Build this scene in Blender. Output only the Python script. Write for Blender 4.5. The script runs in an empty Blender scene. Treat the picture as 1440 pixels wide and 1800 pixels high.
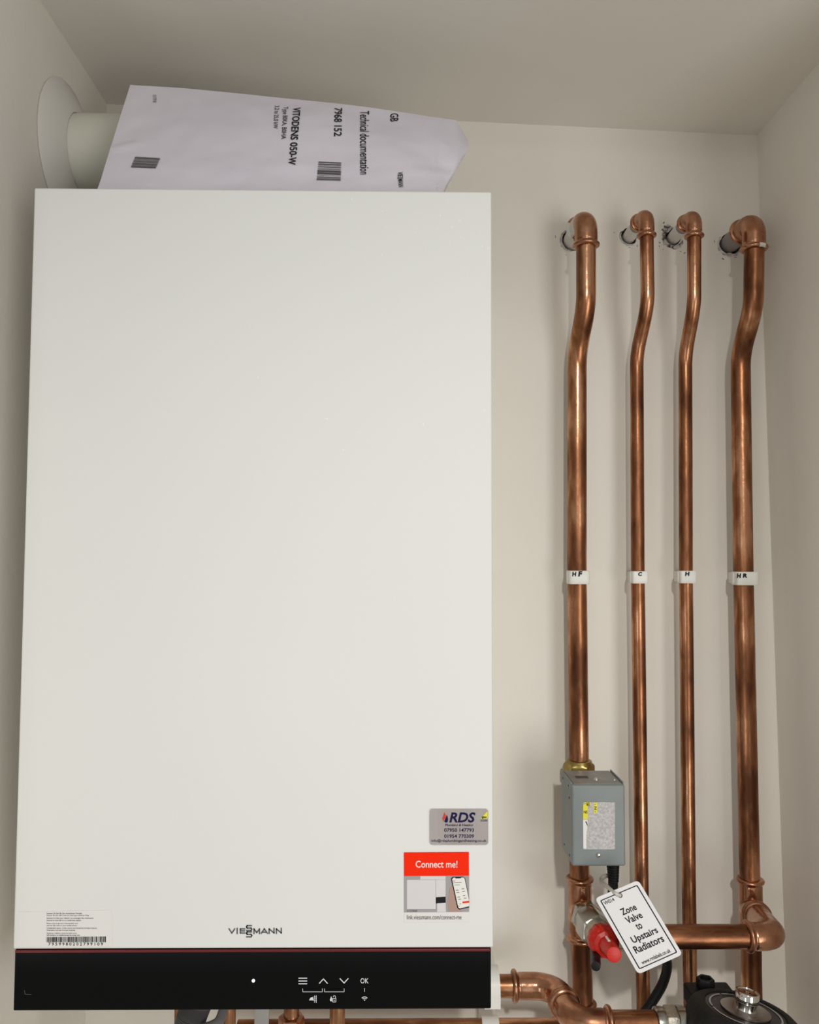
import bpy, bmesh, math, random
from mathutils import Vector, Matrix, noise
R_ = math.radians
random.seed(7)
sc = bpy.context.scene
col = sc.collection

# ------------------------------------------------------------------ camera
Z0 = 1.40                                   # height of the boiler's underside above the floor
CAM = Vector((0.11932, -0.70441, 0.37806 + Z0))
PITCH, YAW, ROLL = 0.05328, 0.01323, 0.00306
FPX = 1442.0
_F = Vector((math.sin(YAW)*math.cos(PITCH), math.cos(YAW)*math.cos(PITCH), math.sin(PITCH)))
_r = Vector((math.cos(YAW), -math.sin(YAW), 0)); _u = _r.cross(_F)
_R = math.cos(ROLL)*_r + math.sin(ROLL)*_u
_U = -math.sin(ROLL)*_r + math.cos(ROLL)*_u
cam = bpy.data.objects.new('camera', bpy.data.cameras.new('camera')); col.objects.link(cam)
cam.matrix_world = Matrix(((_R.x, _U.x, -_F.x, CAM.x), (_R.y, _U.y, -_F.y, CAM.y), (_R.z, _U.z, -_F.z, CAM.z), (0, 0, 0, 1)))
cam.data.sensor_fit = 'HORIZONTAL'; cam.data.sensor_width = 36.0; cam.data.lens = FPX/1440*36
cam.data.clip_start = 0.01
sc.camera = cam

# ------------------------------------------------------------------ light and exposure
sc.view_settings.view_transform = 'Standard'; sc.view_settings.look = 'None'
sc.view_settings.gamma = 1.0; sc.view_settings.use_curve_mapping = False
sc.view_settings.exposure = 0.0
w = bpy.data.worlds.new('world'); sc.world = w; w.use_nodes = True
w.node_tree.nodes['Background'].inputs[0].default_value = (1.0, 0.99, 0.96, 1)
w.node_tree.nodes['Background'].inputs[1].default_value = 0.40

def lamp(name, kind, loc, target, energy, color, **kw):
    d = bpy.data.lights.new(name, kind); d.energy = energy; d.color = color
    for k, v in kw.items(): setattr(d, k, v)
    o = bpy.data.objects.new(name, d); col.objects.link(o); o.location = loc
    o.rotation_euler = (Vector(target) - Vector(loc)).to_track_quat('-Z', 'Y').to_euler()
    return o
# ceiling downlight of the room in front of the boiler, and two added area fills, right and left of the camera
lamp('ceiling_downlight', 'SPOT', (0.22, -1.45, 2.40), (0.28, 0.0, 1.10), 43, (1.0, 0.97, 0.91), spot_size=R_(84), spot_blend=1.0, shadow_soft_size=0.035)
lamp('area_fill_right', 'AREA', (1.15, -1.9, 1.25), (0.15, 0.1, 1.85), 14, (1.0, 0.99, 0.96), shape='RECTANGLE', size=0.7, size_y=1.3)  # added soft fill from the right for ceiling and walls, no window modelled
lamp('area_fill_left', 'AREA', (-1.15, -2.1, 1.25), (0.15, 0.1, 1.85), 4, (1.0, 0.99, 0.96), shape='RECTANGLE', size=0.5, size_y=1.3)  # weaker added fill from the left, stands for no known window

def at(px, py, Y):
    """the world point on the plane y = Y seen at pixel px, py of the 1440 x 1800 frame"""
    d = _F + _R*((px-720)/FPX) - _U*((py-900)/FPX)
    return CAM + d*((Y-CAM.y)/d.y)

# ------------------------------------------------------------------ materials
def mat(name, color, rough=0.5, metal=0.0, spec=0.5, emit=None, estr=0.0, coat=0.0):
    m = bpy.data.materials.new(name); m.use_nodes = True
    b = m.node_tree.nodes['Principled BSDF']
    b.inputs['Base Color'].default_value = (*color, 1); b.inputs['Roughness'].default_value = rough
    b.inputs['Metallic'].default_value = metal; b.inputs['Specular IOR Level'].default_value = spec
    b.inputs['Coat Weight'].default_value = coat
    if emit: b.inputs['Emission Color'].default_value = (*emit, 1); b.inputs['Emission Strength'].default_value = estr
    return m

def noisy(m, c0, c1, scale=8, stretch=(1, 1, 1), lo=0.35, hi=0.65, detail=5, bump=0.0, bscale=200, rough=None, c2=None):
    """colour noise between c0, c1 (and c2) in object space, optional fine bump and roughness variation"""
    nt = m.node_tree; b = nt.nodes['Principled BSDF']; N = nt.nodes.new
    tc = N('ShaderNodeTexCoord'); mp = N('ShaderNodeMapping'); mp.inputs['Scale'].default_value = stretch
    nt.links.new(tc.outputs['Object'], mp.inputs[0])
    nz = N('ShaderNodeTexNoise'); nz.inputs['Scale'].default_value = scale; nz.inputs['Detail'].default_value = detail
    nt.links.new(mp.outputs[0], nz.inputs['Vector'])
    rp = N('ShaderNodeValToRGB'); e = rp.color_ramp.elements
    e[0].position = lo; e[0].color = (*c0, 1); e[1].position = hi; e[1].color = (*c1, 1)
    if c2:
        x = e.new(min(1.0, hi+0.10)); x.color = (*c2, 1)
    nt.links.new(nz.outputs[0], rp.inputs[0]); nt.links.new(rp.outputs[0], b.inputs['Base Color'])
    if rough:
        mr = N('ShaderNodeMapRange'); mr.inputs['From Min'].default_value = 0.3; mr.inputs['From Max'].default_value = 0.7
        mr.inputs['To Min'].default_value = rough[0]; mr.inputs['To Max'].default_value = rough[1]
        nt.links.new(nz.outputs[0], mr.inputs[0]); nt.links.new(mr.outputs[0], b.inputs['Roughness'])
    if bump:
        n2 = N('ShaderNodeTexNoise'); n2.inputs['Scale'].default_value = bscale; n2.inputs['Detail'].default_value = 4
        nt.links.new(tc.outputs['Object'], n2.inputs['Vector'])
        bp = N('ShaderNodeBump'); bp.inputs['Strength'].default_value = bump; bp.inputs['Distance'].default_value = 0.002
        nt.links.new(n2.outputs[0], bp.inputs['Height']); nt.links.new(bp.outputs[0], b.inputs['Normal'])
    return m

M = {}
M['wall'] = noisy(mat('painted_plaster', (.7, .67, .6), 0.75, spec=0.25), (.80, .765, .695), (.84, .805, .735), scale=5, bump=0.12, bscale=160)
M['ceiling'] = noisy(mat('ceiling_paint', (.7, .67, .6), 0.8, spec=0.2), (.80, .77, .71), (.84, .81, .75), scale=4, bump=0.08, bscale=140)
M['plaster'] = noisy(mat('raw_plaster', (.5, .48, .45), 0.9, spec=0.1), (.10, .092, .088), (.60, .57, .54), scale=230, lo=.40, hi=.56, bump=0.5, bscale=400)
M['plaster_light'] = noisy(mat('filler', (.5, .48, .45), 0.9, spec=0.1), (.40, .38, .36), (.70, .67, .62), scale=220, lo=.36, hi=.55, bump=0.5, bscale=400)
M['floor'] = noisy(mat('floor_boards', (.2, .13, .08), 0.5), (.40, .34, .27), (.50, .43, .35), scale=6, stretch=(12, 1, 1))
M['white_enamel'] = noisy(mat('white_enamel', (.8, .8, .77), 0.55, spec=0.25), (.745, .75, .725), (.765, .77, .745), scale=3, bump=0.05, bscale=900)
M['side_enamel'] = mat('casing_enamel', (.78, .78, .75), 0.4)
M['black_glass'] = mat('black_glass', (.004, .0045, .005), 0.06, spec=0.2)
M['maroon'] = mat('maroon_strip', (.13, .012, .012), 0.3)
M['display_ink'] = mat('display_symbols', (.45, .45, .45), 0.5, emit=(.9, .95, 1), estr=0.28)
M['led'] = mat('status_led', (.8, 1, 1), 0.4, emit=(.75, .97, 1), estr=1.6)
M['logo_grey'] = mat('logo_grey', (.12, .125, .13), 0.4, spec=0.12)
M['ink'] = mat('black_ink', (.015, .015, .018), 0.6, spec=0.12)
M['grey_ink'] = mat('grey_ink', (.09, .085, .085), 0.6, spec=0.12)
M['navy_ink'] = mat('navy_ink', (.012, .01, .06), 0.5, spec=0.12)
M['red_ink'] = mat('flame_red', (.6, .06, .04), 0.5, spec=0.12)
M['yellow_ink'] = mat('yellow_ink', (.80, .72, .02), 0.5)
M['orange'] = mat('orange_red_print', (.93, .022, .0), 0.6, spec=0.15)
M['silver_label'] = noisy(mat('brushed_silver_label', (.36, .32, .31), 0.35, spec=0.5), (.35, .31, .30), (.42, .38, .37), scale=40, stretch=(1, 1, .3), lo=.3, hi=.7)
M['paper'] = mat('label_white', (.82, .80, .76), 0.5)
M['off_white'] = mat('label_cream', (.77, .755, .735), 0.5)
M['photo_grey'] = mat('print_grey', (.36, .34, .35), 0.5)
M['photo_light'] = mat('print_pale', (.68, .66, .66), 0.5)
M['skin_print'] = mat('print_skin', (.42, .27, .22), 0.5)
M['bag'] = noisy(mat('white_paper_bag', (.76, .73, .79), 0.55, spec=0.3), (.66, .63, .70), (.71, .68, .74), scale=10, bump=0.10, bscale=60)
M['flue'] = mat('flue_plastic', (.70, .70, .62), 0.45)
M['rosette'] = mat('rosette_plastic', (.72, .70, .65), 0.55)
cu_d, cu_m, cu_l = (.125, .050, .026), (.34, .145, .070), (.62, .32, .18)
M['copper'] = noisy(mat('tarnished_copper', cu_m, 0.3, 1.0), cu_d, cu_m, scale=30, stretch=(1.5, 1.5, .40), lo=.37, hi=.53, detail=12, rough=(.48, .20), c2=cu_l, bump=.22, bscale=60)
M['copper_side'] = noisy(mat('tarnished_copper_lying', cu_m, 0.3, 1.0), cu_d, cu_m, scale=30, stretch=(.40, 1.5, 1.5), lo=.38, hi=.53, detail=12, rough=(.46, .18), c2=cu_l, bump=.22, bscale=60)
M['copper_fit'] = noisy(mat('bright_copper_fitting', (.62, .29, .17), 0.22, 1.0), (.31, .138, .078), (.52, .262, .155), scale=50, lo=.32, hi=.6, rough=(.42, .14), bump=.12, bscale=120)
M['brass'] = noisy(mat('aged_brass', (.36, .27, .08), 0.32, 1.0), (.26, .19, .055), (.46, .35, .12), scale=80)
M['chrome'] = mat('nickel_plate', (.40, .385, .345), 0.24, 1.0)
M['satin'] = noisy(mat('satin_nickel', (.6, .57, .48), 0.4, 1.0), (.52, .49, .40), (.68, .64, .55), scale=400, bump=.4, bscale=900)
M['polished'] = mat('polished_chrome', (.75, .73, .68), 0.08, 1.0)
M['clip'] = mat('white_clip_plastic', (.80, .79, .75), 0.4)
M['box_grey'] = noisy(mat('grey_painted_steel', (.27, .31, .31), 0.42, spec=0.5), (.19, .218, .218), (.215, .245, .245), scale=30)
M['box_top'] = noisy(mat('bare_steel_top', (.30, .30, .28), 0.45), (.22, .22, .205), (.28, .28, .265), scale=60)
M['worn_label'] = noisy(mat('worn_silver_label', (.5, .5, .5), 0.5), (.40, .385, .39), (.58, .56, .56), scale=420, lo=.35, hi=.65)
M['black'] = mat('black_plastic', (.006, .006, .007), 0.5, spec=0.25)
M['black_rough'] = noisy(mat('black_moulded_plastic', (.012, .012, .012), 0.6, spec=0.3), (.009, .009, .009), (.016, .0155, .015), scale=90, bump=.3, bscale=700)
M['black_face'] = mat('black_pump_face', (.010, .006, .005), 0.35)
M['cable'] = mat('black_cable_rubber', (.006, .006, .007), 0.45, spec=0.3)
M['red'] = mat('red_plastic', (.58, .012, .004), 0.40, spec=0.5)
M['tag'] = mat('white_tag_plastic', (.80, .79, .80), 0.35)
M['nylon'] = mat('clear_nylon', (.62, .60, .54), 0.35)
M['hose'] = mat('grey_hose', (.16, .16, .165), 0.5)
M['strap'] = mat('grey_strap', (.42, .41, .39), 0.5)
M['plate'] = mat('pump_plate', (.30, .26, .24), 0.25, 0.9)
M['stub_grey'] = mat('dull_pipe_stub', (.27, .245, .255), 0.5)
M['paint'] = mat('white_paint', (.74, .72, .69), 0.6)
M['hole'] = mat('dark_hole', (.006, .006, .006), 0.9)
M['white_print'] = mat('white_print', (.85, .80, .76), 0.5)
M['dust'] = mat('white_dust', (.9, .9, .9), 0.6)

# ------------------------------------------------------------------ objects
ORG = {}
def empty(name, loc, label, cat, group=None):
    o = bpy.data.objects.new(name, None); col.objects.link(o); o.location = loc; o.empty_display_size = .02
    o['label'] = label; o['category'] = cat
    if group: o['group'] = group
    ORG[o.name] = Vector(loc)
    return o

def obj(name, bm, m, parent=None, smooth=40, origin=None, label=None, cat=None, group=None, kind=None, recalc=True):
    """link a bmesh (in world coordinates) as one mesh object"""
    me = bpy.data.meshes.new(name)
    if recalc and bm.faces: bmesh.ops.recalc_face_normals(bm, faces=bm.faces[:])
    if parent is not None: og = ORG[parent.name]
    elif origin is not None: og = Vector(origin)
    else: og = Vector((0, 0, 0))
    bmesh.ops.translate(bm, verts=bm.verts[:], vec=-og)
    bm.to_mesh(me); bm.free()
    ms = m if isinstance(m, (list, tuple)) else [m]
    for x in ms: me.materials.append(M[x])
    o = bpy.data.objects.new(name, me); col.objects.link(o)
    if parent is not None: o.parent = parent
    else: o.location = og
    ORG[o.name] = og
    if smooth:
        for p in me.polygons: p.use_smooth = True
        me.set_sharp_from_angle(angle=R_(smooth))
    if label: o['label'] = label
    if cat: o['category'] = cat
    if group: o['group'] = group
    if kind: o['kind'] = kind
    return o

# ---- shapes into a bmesh
def hexa(bm, c, bev=0.0, seg=2):
    """box from 8 corners: bottom 4 then top 4, both going round the same way"""
    v = [bm.verts.new(p) for p in c]
    fs = [bm.faces.new([v[i] for i in q]) for q in ((3, 2, 1, 0), (4, 5, 6, 7), (0, 1, 5, 4), (1, 2, 6, 5), (2, 3, 7, 6), (3, 0, 4, 7))]
    if bev:
        es = list({e for f in fs for e in f.edges})
        bmesh.ops.bevel(bm, geom=es, offset=bev, segments=seg, affect='EDGES', profile=.5)
def box(bm, x0, x1, y0, y1, z0, z1, bev=0.0, seg=2):
    hexa(bm, [(x0, y0, z0), (x1, y0, z0), (x1, y1, z0), (x0, y1, z0), (x0, y0, z1), (x1, y0, z1), (x1, y1, z1), (x0, y1, z1)], bev, seg)
def frames(pts):
    T = []
    for i in range(len(pts)):
        a = pts[max(i-1, 0)]; b = pts[min(i+1, len(pts)-1)]
        T.append((b-a).normalized())
    ref = Vector((0, 1, 0)) if abs(T[0].y) < .9 else Vector((1, 0, 0))
    n = (ref - T[0]*ref.dot(T[0])).normalized(); out = []
    for i, t in enumerate(T):
        if i:
            n = T[i-1].rotation_difference(t) @ n
            n = (n - t*n.dot(t)).normalized()
        out.append((t, n, t.cross(n)))
    return out
def sweep(bm, pts, rad, seg=32, cap=True):
    pts = [Vector(p) for p in pts]
    if not isinstance(rad, (list, tuple)): rad = [rad]*len(pts)
    rings = []
    for p, (t, n, b), r in zip(pts, frames(pts), rad):
        rings.append([bm.verts.new(p + (n*math.cos(2*math.pi*k/seg) + b*math.sin(2*math.pi*k/seg))*r) for k in range(seg)])
    for a, b in zip(rings, rings[1:]):
        for k in range(seg): bm.faces.new((a[k], a[(k+1) % seg], b[(k+1) % seg], b[k]))
    if cap:
        bm.faces.new(rings[0][::-1]); bm.faces.new(rings[-1])
def fillet(pts, r, n=10):
    pts = [Vector(p) for p in pts]; out = [pts[0]]
    for a, p, b in zip(pts, pts[1:], pts[2:]):
        u = (a-p).normalized(); v = (b-p).normalized()
        ang = u.angle(v); d = r/math.tan(ang/2)
        s = p+u*d; e = p+v*d; c = p+(u+v).normalized()*(r/math.sin(ang/2))
        for i in range(n+1):
            q = (s-c).lerp(e-c, i/n)
            # slerp on the arc
            th = (s-c).angle(e-c); k = i/n
            q = ((s-c)*math.sin((1-k)*th) + (e-c)*math.sin(k*th))/math.sin(th)
            out.append(c+q)
    out.append(pts[-1]); return out
def spline(pts, n=12):
    pts = [Vector(p) for p in pts]; P = [pts[0]*2-pts[1]] + pts + [pts[-1]*2-pts[-2]]; out = []
    for i in range(1, len(P)-2):
        a, b, c, d = P[i-1:i+3]
        for k in range(n):
            t = k/n
            out.append(.5*((2*b)+(c-a)*t+(2*a-5*b+4*c-d)*t*t+(3*b-a-3*c+d)*t**3))
    out.append(pts[-1]); return out
def resample(path, step, ends=None):
    """path points at given arc-length spacing, dense near the ends"""
    L = [0.0]
    for a, b in zip(path, path[1:]): L.append(L[-1]+(b-a).length)
    tot = L[-1]; ss = []
    s = 0.0
    while s < tot-1e-7:
        ss.append(s); s += (.0006 if ends and (s < ends-1e-6 or s > tot-ends-step) else step)
    ss.append(tot); out = []
    for s in ss:
        i = 0
        while i < len(L)-2 and L[i+1] < s: i += 1
        k = (s-L[i])/max(L[i+1]-L[i], 1e-9); out.append(path[i].lerp(path[i+1], k))
    return out, ss, tot
def fitting(bm, path, rb, bead, bl=.0052, rt=None, seg=36, b0=True, b1=True):
    """a copper fitting: sleeve of radius rb with a rolled bead at each open end"""
    pts, ss, tot = resample([Vector(p) for p in path], .0018, bl+.004)
    rad = []
    for s in ss:
        r = rb
        for on, d in ((b0, s), (b1, tot-s)):
            if on:
                if d <= bl: r = max(r, rb-.0006 + (bead-rb+.0006)*math.sqrt(max(0, 1-((d-bl/2)/(bl/2))**2)))
                elif d < bl+.003: r = rb - .0004*math.sin(math.pi*(d-bl)/.003)
        rad.append(r)
    sweep(bm, pts, rad, seg)
def lathe(bm, prof, org, axis, seg=48, rf=None, up=None, cap=True):
    """profile of (radius, height) turned round the axis; rf(angle) scales the radius"""
    axis = Vector(axis).normalized(); org = Vector(org)
    ref = Vector(up) if up else (Vector((0, 0, 1)) if abs(axis.z) < .9 else Vector((1, 0, 0)))
    n = (ref-axis*ref.dot(axis)).normalized(); b = axis.cross(n); rings = []
    for r, h in prof:
        rings.append([bm.verts.new(org+axis*h+(n*math.cos(a)+b*math.sin(a))*r*(rf(a, h) if rf else 1)) for a in (2*math.pi*k/seg for k in range(seg))])
    for a, c in zip(rings, rings[1:]):
        for k in range(seg): bm.faces.new((a[k], a[(k+1) % seg], c[(k+1) % seg], c[k]))
    if cap: bm.faces.new(rings[0][::-1]); bm.faces.new(rings[-1])
def hexf(a, h=0):
    s = math.pi/3; x = (a % s)-s/2
    return min(1.0, math.cos(s/2)/math.cos(x)*1.012)
def tiles(bm, face, x0, y0, x1, y1):
    vs = [bm.verts.new(face(x, y)) for x, y in ((x0, y0), (x1, y0), (x1, y1), (x0, y1))]
    bm.faces.new(vs)
def poly(bm, face, pts):
    bm.faces.new([bm.verts.new(face(x, y)) for x, y in pts])
def stroke(bm, face, pts, wd):
    """a line of even width through 2-D points"""
    for (xa, ya), (xb, yb) in zip(pts, pts[1:]):
        dx, dy = xb-xa, yb-ya; l = math.hypot(dx, dy) or 1; ex, ey = dx/l*wd*.45, dy/l*wd*.45; nx, ny = -dy/l*wd/2, dx/l*wd/2
        poly(bm, face, [(xa-ex+nx, ya-ey+ny), (xb+ex+nx, yb+ey+ny), (xb+ex-nx, yb+ey-ny), (xa-ex-nx, ya-ey-ny)])
_tc = {}
def glyphs(body, bold=0.0, shear=0.0, space=1.0):
    k = (body, bold, shear, space)
    if k not in _tc:
        c = bpy.data.curves.new('lettering', 'FONT'); c.body = body; c.size = 1; c.offset = bold; c.shear = shear
        c.space_character = space; c.resolution_u = 3; c.fill_mode = 'FRONT'
        o = bpy.data.objects.new('lettering', c); col.objects.link(o)
        dg = bpy.context.evaluated_depsgraph_get(); dg.update()
        me = o.evaluated_get(dg).to_mesh()
        vs = [(v.co.x, v.co.y) for v in me.vertices]; fs = [tuple(p.vertices) for p in me.polygons]
        o.evaluated_get(dg).to_mesh_clear(); bpy.data.objects.remove(o); bpy.data.curves.remove(c)
        _tc[k] = (vs, fs)
    return _tc[k]
def text(bm, face, body, x0, y0, x1, y1, bold=0.0, shear=0.0, space=1.0, turn=None):
    """lettering filling the box x0..x1, y0..y1 of a face (y0 is the bottom of the letters)"""
    vs, fs = glyphs(body, bold, shear, space)
    if not vs: return
    ax = min(v[0] for v in vs); bx = max(v[0] for v in vs); ay = min(v[1] for v in vs); by = max(v[1] for v in vs)
    nv = []
    for x, y in vs:
        s = (x-ax)/(bx-ax); t = (y-ay)/(by-ay)
        if turn == 'cw': s, t = t, 1-s
        if turn == 'half': s, t = 1-s, 1-t
        nv.append(bm.verts.new(face(x0+(x1-x0)*s, y0+(y1-y0)*t)))
    for f in fs:
        try: bm.faces.new([nv[i] for i in f])
        except ValueError: pass

# ------------------------------------------------------------------ the setting
WY = 0.290                                   # the back wall's plane
corner = at(188, 183, WY); XL = corner.x; ZC = corner.z
ceilR = at(1331, 238, WY); ceilM = at(803, 212, WY)
cR_top = at(1331, 238, WY).x; cR_bot = at(1381, 1700, WY); cR_t = at(1331, 238, WY)
xslope = (cR_bot.x-cR_t.x)/(cR_bot.z-cR_t.z)
def xr(z): return cR_t.x + xslope*(z-cR_t.z)
def zc(x): return ZC + (ceilR.z-ZC)*(x-XL)/(ceilR.x-XL)
FRONT = -0.10
bm = bmesh.new(); box(bm, XL-.12, xr(1.4)+.25, WY, WY+.10, 0, 2.75)
wall = obj('wall_back', bm, ['wall', 'plaster'], smooth=0, kind='structure')
bm = bmesh.new(); box(bm, XL-.10, XL, FRONT, WY, 0, 2.75); obj('wall_left', bm, 'wall', smooth=0, kind='structure')
bm = bmesh.new()
hexa(bm, [(xr(0), FRONT, 0), (xr(0)+.12, FRONT, 0), (xr(0)+.12, WY, 0), (xr(0), WY, 0), (xr(2.75), FRONT, 2.75), (xr(2.75)+.12, FRONT, 2.75), (xr(2.75)+.12, WY, 2.75), (xr(2.75), WY, 2.75)])
obj('wall_right', bm, 'wall', smooth=0, kind='structure')
bm = bmesh.new(); a, b = XL-.1, 0.9
hexa(bm, [(a, FRONT, zc(a)), (b, FRONT, zc(b)), (b, WY, zc(b)), (a, WY, zc(a)), (a, FRONT, zc(a)+.1), (b, FRONT, zc(b)+.1), (b, WY, zc(b)+.1), (a, WY, zc(a)+.1)])
obj('ceiling', bm, 'ceiling', smooth=0, kind='structure')
bm = bmesh.new(); box(bm, -1.6, 2.2, -3.0, WY+.1, -.05, 0); obj('floor', bm, 'floor', smooth=0, kind='structure')

# ------------------------------------------------------------------ boiler
def panel(Y=-.0004):
    return lambda px, py: at(px, py, Y)
ZB = Z0; ZT = Z0+.698; ZS = at(440, 1667.5, 0).z
boiler = empty('wall_boiler', (0, WY, Z0), 'tall white wall-hung boiler with a black glass control strip along its bottom', 'boiler')
bm = bmesh.new(); box(bm, -.1985, .1985, .020, WY-.001, Z0+.004, ZT-.002, .003); obj('casing', bm, 'side_enamel', boiler, smooth=12)
bm = bmesh.new(); box(bm, -.2, .2, 0, .022, ZS, ZT, .0016, 3); obj('front_panel', bm, 'white_enamel', boiler, smooth=12, label='plain white front panel')
bm = bmesh.new(); box(bm, -.1990, .1982, .0012, .024, Z0, ZS-.0005, .0012, 2); ctl = obj('control_panel', bm, 'black_glass', boiler, smooth=12, label='black glass control strip with touch symbols and white light')
bm = bmesh.new(); box(bm, -.1985, .1975, .0004, .003, ZS-.0032, ZS-.0010, .0004); obj('accent_strip', bm, 'maroon', ctl, smooth=12, label='dark red line along the top of the glass')
f = panel(.0007)
bm = bmesh.new()
for y in (1719.5, 1724.5, 1729.3): stroke(bm, f, [(525.5, y), (539.3, y)], 1.7)
stroke(bm, f, [(561.5, 1728.5), (568.7, 1720.8), (575.6, 1728.5)], 1.6); stroke(bm, f, [(597.8, 1720.3), (605, 1728), (612, 1720.3)], 1.6)
text(bm, f, 'OK', 633.8, 1728.6, 648, 1719.6, bold=.004)
stroke(bm, f, [(532.3, 1738), (532.3, 1743.5), (566.7, 1743.5), (566.7, 1738)], .8); stroke(bm, f, [(570.7, 1738), (570.7, 1743.5), (605, 1743.5), (605, 1738)], .8)
stroke(bm, f, [(641, 1737.5), (641, 1743)], .8)
# wireless sign
for r in (5.8, 3.4): stroke(bm, f, [(641+r*math.sin(a), 1758-r*math.cos(a)) for a in (-.85, -.5, -.17, .17, .5, .85)], 1.3)
poly(bm, f, [(641+1.2*math.cos(a*.7854), 1758+1.2*math.sin(a*.7854)) for a in range(8)])
# ladder and chimney sweep sign, flame with padlock sign
stroke(bm, f, [(553.2, 1750), (553.2, 1762.5)], .8); stroke(bm, f, [(556.2, 1750), (556.2, 1762.5)], .8)
for y in (1752.5, 1755.5, 1758.8): stroke(bm, f, [(551.5, y), (556.5, y)], .7)
poly(bm, f, [(545.5, 1754), (550.5, 1752.5), (550.5, 1758.5), (544.5, 1758.5)]); stroke(bm, f, [(544.2, 1757.5), (551, 1757.5)], 1.4)
poly(bm, f, [(580, 1758), (582.2, 1751), (584, 1756), (583.6, 1760), (581, 1760)])
stroke(bm, f, [(585, 1755), (590.5, 1755), (590.5, 1761.3), (585, 1761.3), (585, 1755)], 1)
stroke(bm, f, [(586, 1752.5), (586.6, 1750.6), (588.5, 1750.2), (590, 1751.8), (590, 1755)], .9); stroke(bm, f, [(587.7, 1757.5), (587.7, 1759.2)], 1)
obj('touch_symbols', bm, 'display_ink', ctl, smooth=0, label='pale grey touch symbols and OK')
bm = bmesh.new(); lathe(bm, [(.0013, -.0003), (.0013, .0002), (.0010, .0005)], at(445.5, 1724, .0009), (0, -1, 0), 20); obj('status_light', bm, 'led', ctl, label='lit white status dot')
bm = bmesh.new(); stroke(bm, f, [(43, 1741), (44, 1747.5), (55, 1748)], .7); obj('scratch', bm, 'logo_grey', ctl, smooth=0, label='faint corner scratch on the glass')
# maker's mark: VIE, two stacked S, MANN
f = panel()
bm = bmesh.new(); W2 = 2.3
def letters(*ps):
    for p in ps: stroke(bm, f, p, W2)
letters([(402.6, 1632.8), (407.6, 1640.2), (412.8, 1632.8)], [(417, 1632), (417, 1641)])
letters([(430.5, 1632.9), (422.6, 1632.9), (422.6, 1640.1), (430.5, 1640.1)], [(423, 1636.4), (430, 1636.4)])
for dy in (0, 11.0): letters([(442, 1627.2+dy), (434.6, 1627.2+dy), (433.4, 1629.4+dy), (434.6, 1631.5+dy), (441.4, 1631.5+dy), (442.6, 1633.6+dy), (441.4, 1635.8+dy), (433.6, 1635.8+dy)])
letters([(446.6, 1641), (446.6, 1633), (451.4, 1639.4), (456.2, 1633), (456.2, 1641)])
letters([(459.4, 1640.6), (464.8, 1632.9), (470.2, 1640.6)], [(461.6, 1638.7), (468, 1638.7)])
for x in (473.2, 486.0): letters([(x, 1640.8), (x, 1633), (x+8.6, 1640), (x+8.6, 1632)])
obj('logo', bm, 'logo_grey', boiler, smooth=0, label='grey raised maker mark with two stacked S')
# silver installer's sticker
bm = bmesh.new()
def rrect(face, x0, y0, x1, y1, r, n=6):
    out = []
    for cx, cy, a0 in ((x1-r, y0+r, -90), (x1-r, y1-r, 0), (x0+r, y1-r, 90), (x0+r, y0+r, 180)):
        for i in range(n+1):
            a = R_(a0+90*i/n); out.append((cx+r*math.cos(a), cy+r*math.sin(a)))
    return out
def slab(bm, face_front, face_back, pts):
    a = [bm.verts.new(face_front(*p)) for p in pts]; b = [bm.verts.new(face_back(*p)) for p in pts]; n = len(pts)
    bm.faces.new(a); bm.faces.new(b[::-1])
    for i in range(n): bm.faces.new((a[i], b[i], b[(i+1) % n], a[(i+1) % n]))
slab(bm, panel(-.0012), panel(-.0001), rrect(f, 755.5, 1422, 858.5, 1485, 5))
stk = obj('installer_sticker', bm, 'silver_label', boiler, smooth=30, label='domed silver installer sticker with navy lettering')
g = panel(-.0014); bm = bmesh.new()
text(bm, g, 'RDS', 790, 1446, 836, 1428, bold=.03, shear=.22); text(bm, g, 'Plumbing & Heating', 782.5, 1453.6, 832, 1448.3, bold=.018, shear=.2)
text(bm, g, '07950 147793', 781, 1462.4, 833.3, 1456, bold=.018); text(bm, g, '01954 770309', 781, 1473, 833.3, 1466.6, bold=.018)
text(bm, g, 'info@rdsplumbingandheating.co.uk', 758.5, 1481.2, 855.3, 1475.2, bold=.01)
poly(bm, g, [(781, 1444), (786, 1432), (788, 1440), (787, 1445.5), (783, 1446)])
obj('lettering', bm, 'navy_ink', stk, smooth=0, label='navy name, two phone numbers and address')
bm = bmesh.new(); g = panel(-.0015); poly(bm, g, [(780, 1445), (777.6, 1439), (781.5, 1428), (784.5, 1434), (783, 1439), (781.5, 1440)]); obj('flame_emblem', bm, 'red_ink', stk, smooth=0, label='red flame emblem')
bm = bmesh.new(); poly(bm, g, [(844.5, 1439.5), (857.4, 1425.5), (857.4, 1438.5)]); bt = obj('safety_triangle', bm, 'yellow_ink', stk, smooth=0, label='small yellow triangle emblem')
bm = bmesh.new(); g = panel(-.0017); text(bm, g, 'gas', 847, 1439, 855.5, 1435.2, bold=.03); text(bm, g, '572392', 845, 1444, 857, 1441, bold=.015); obj('lettering', bm, 'ink', stk, smooth=0)
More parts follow.
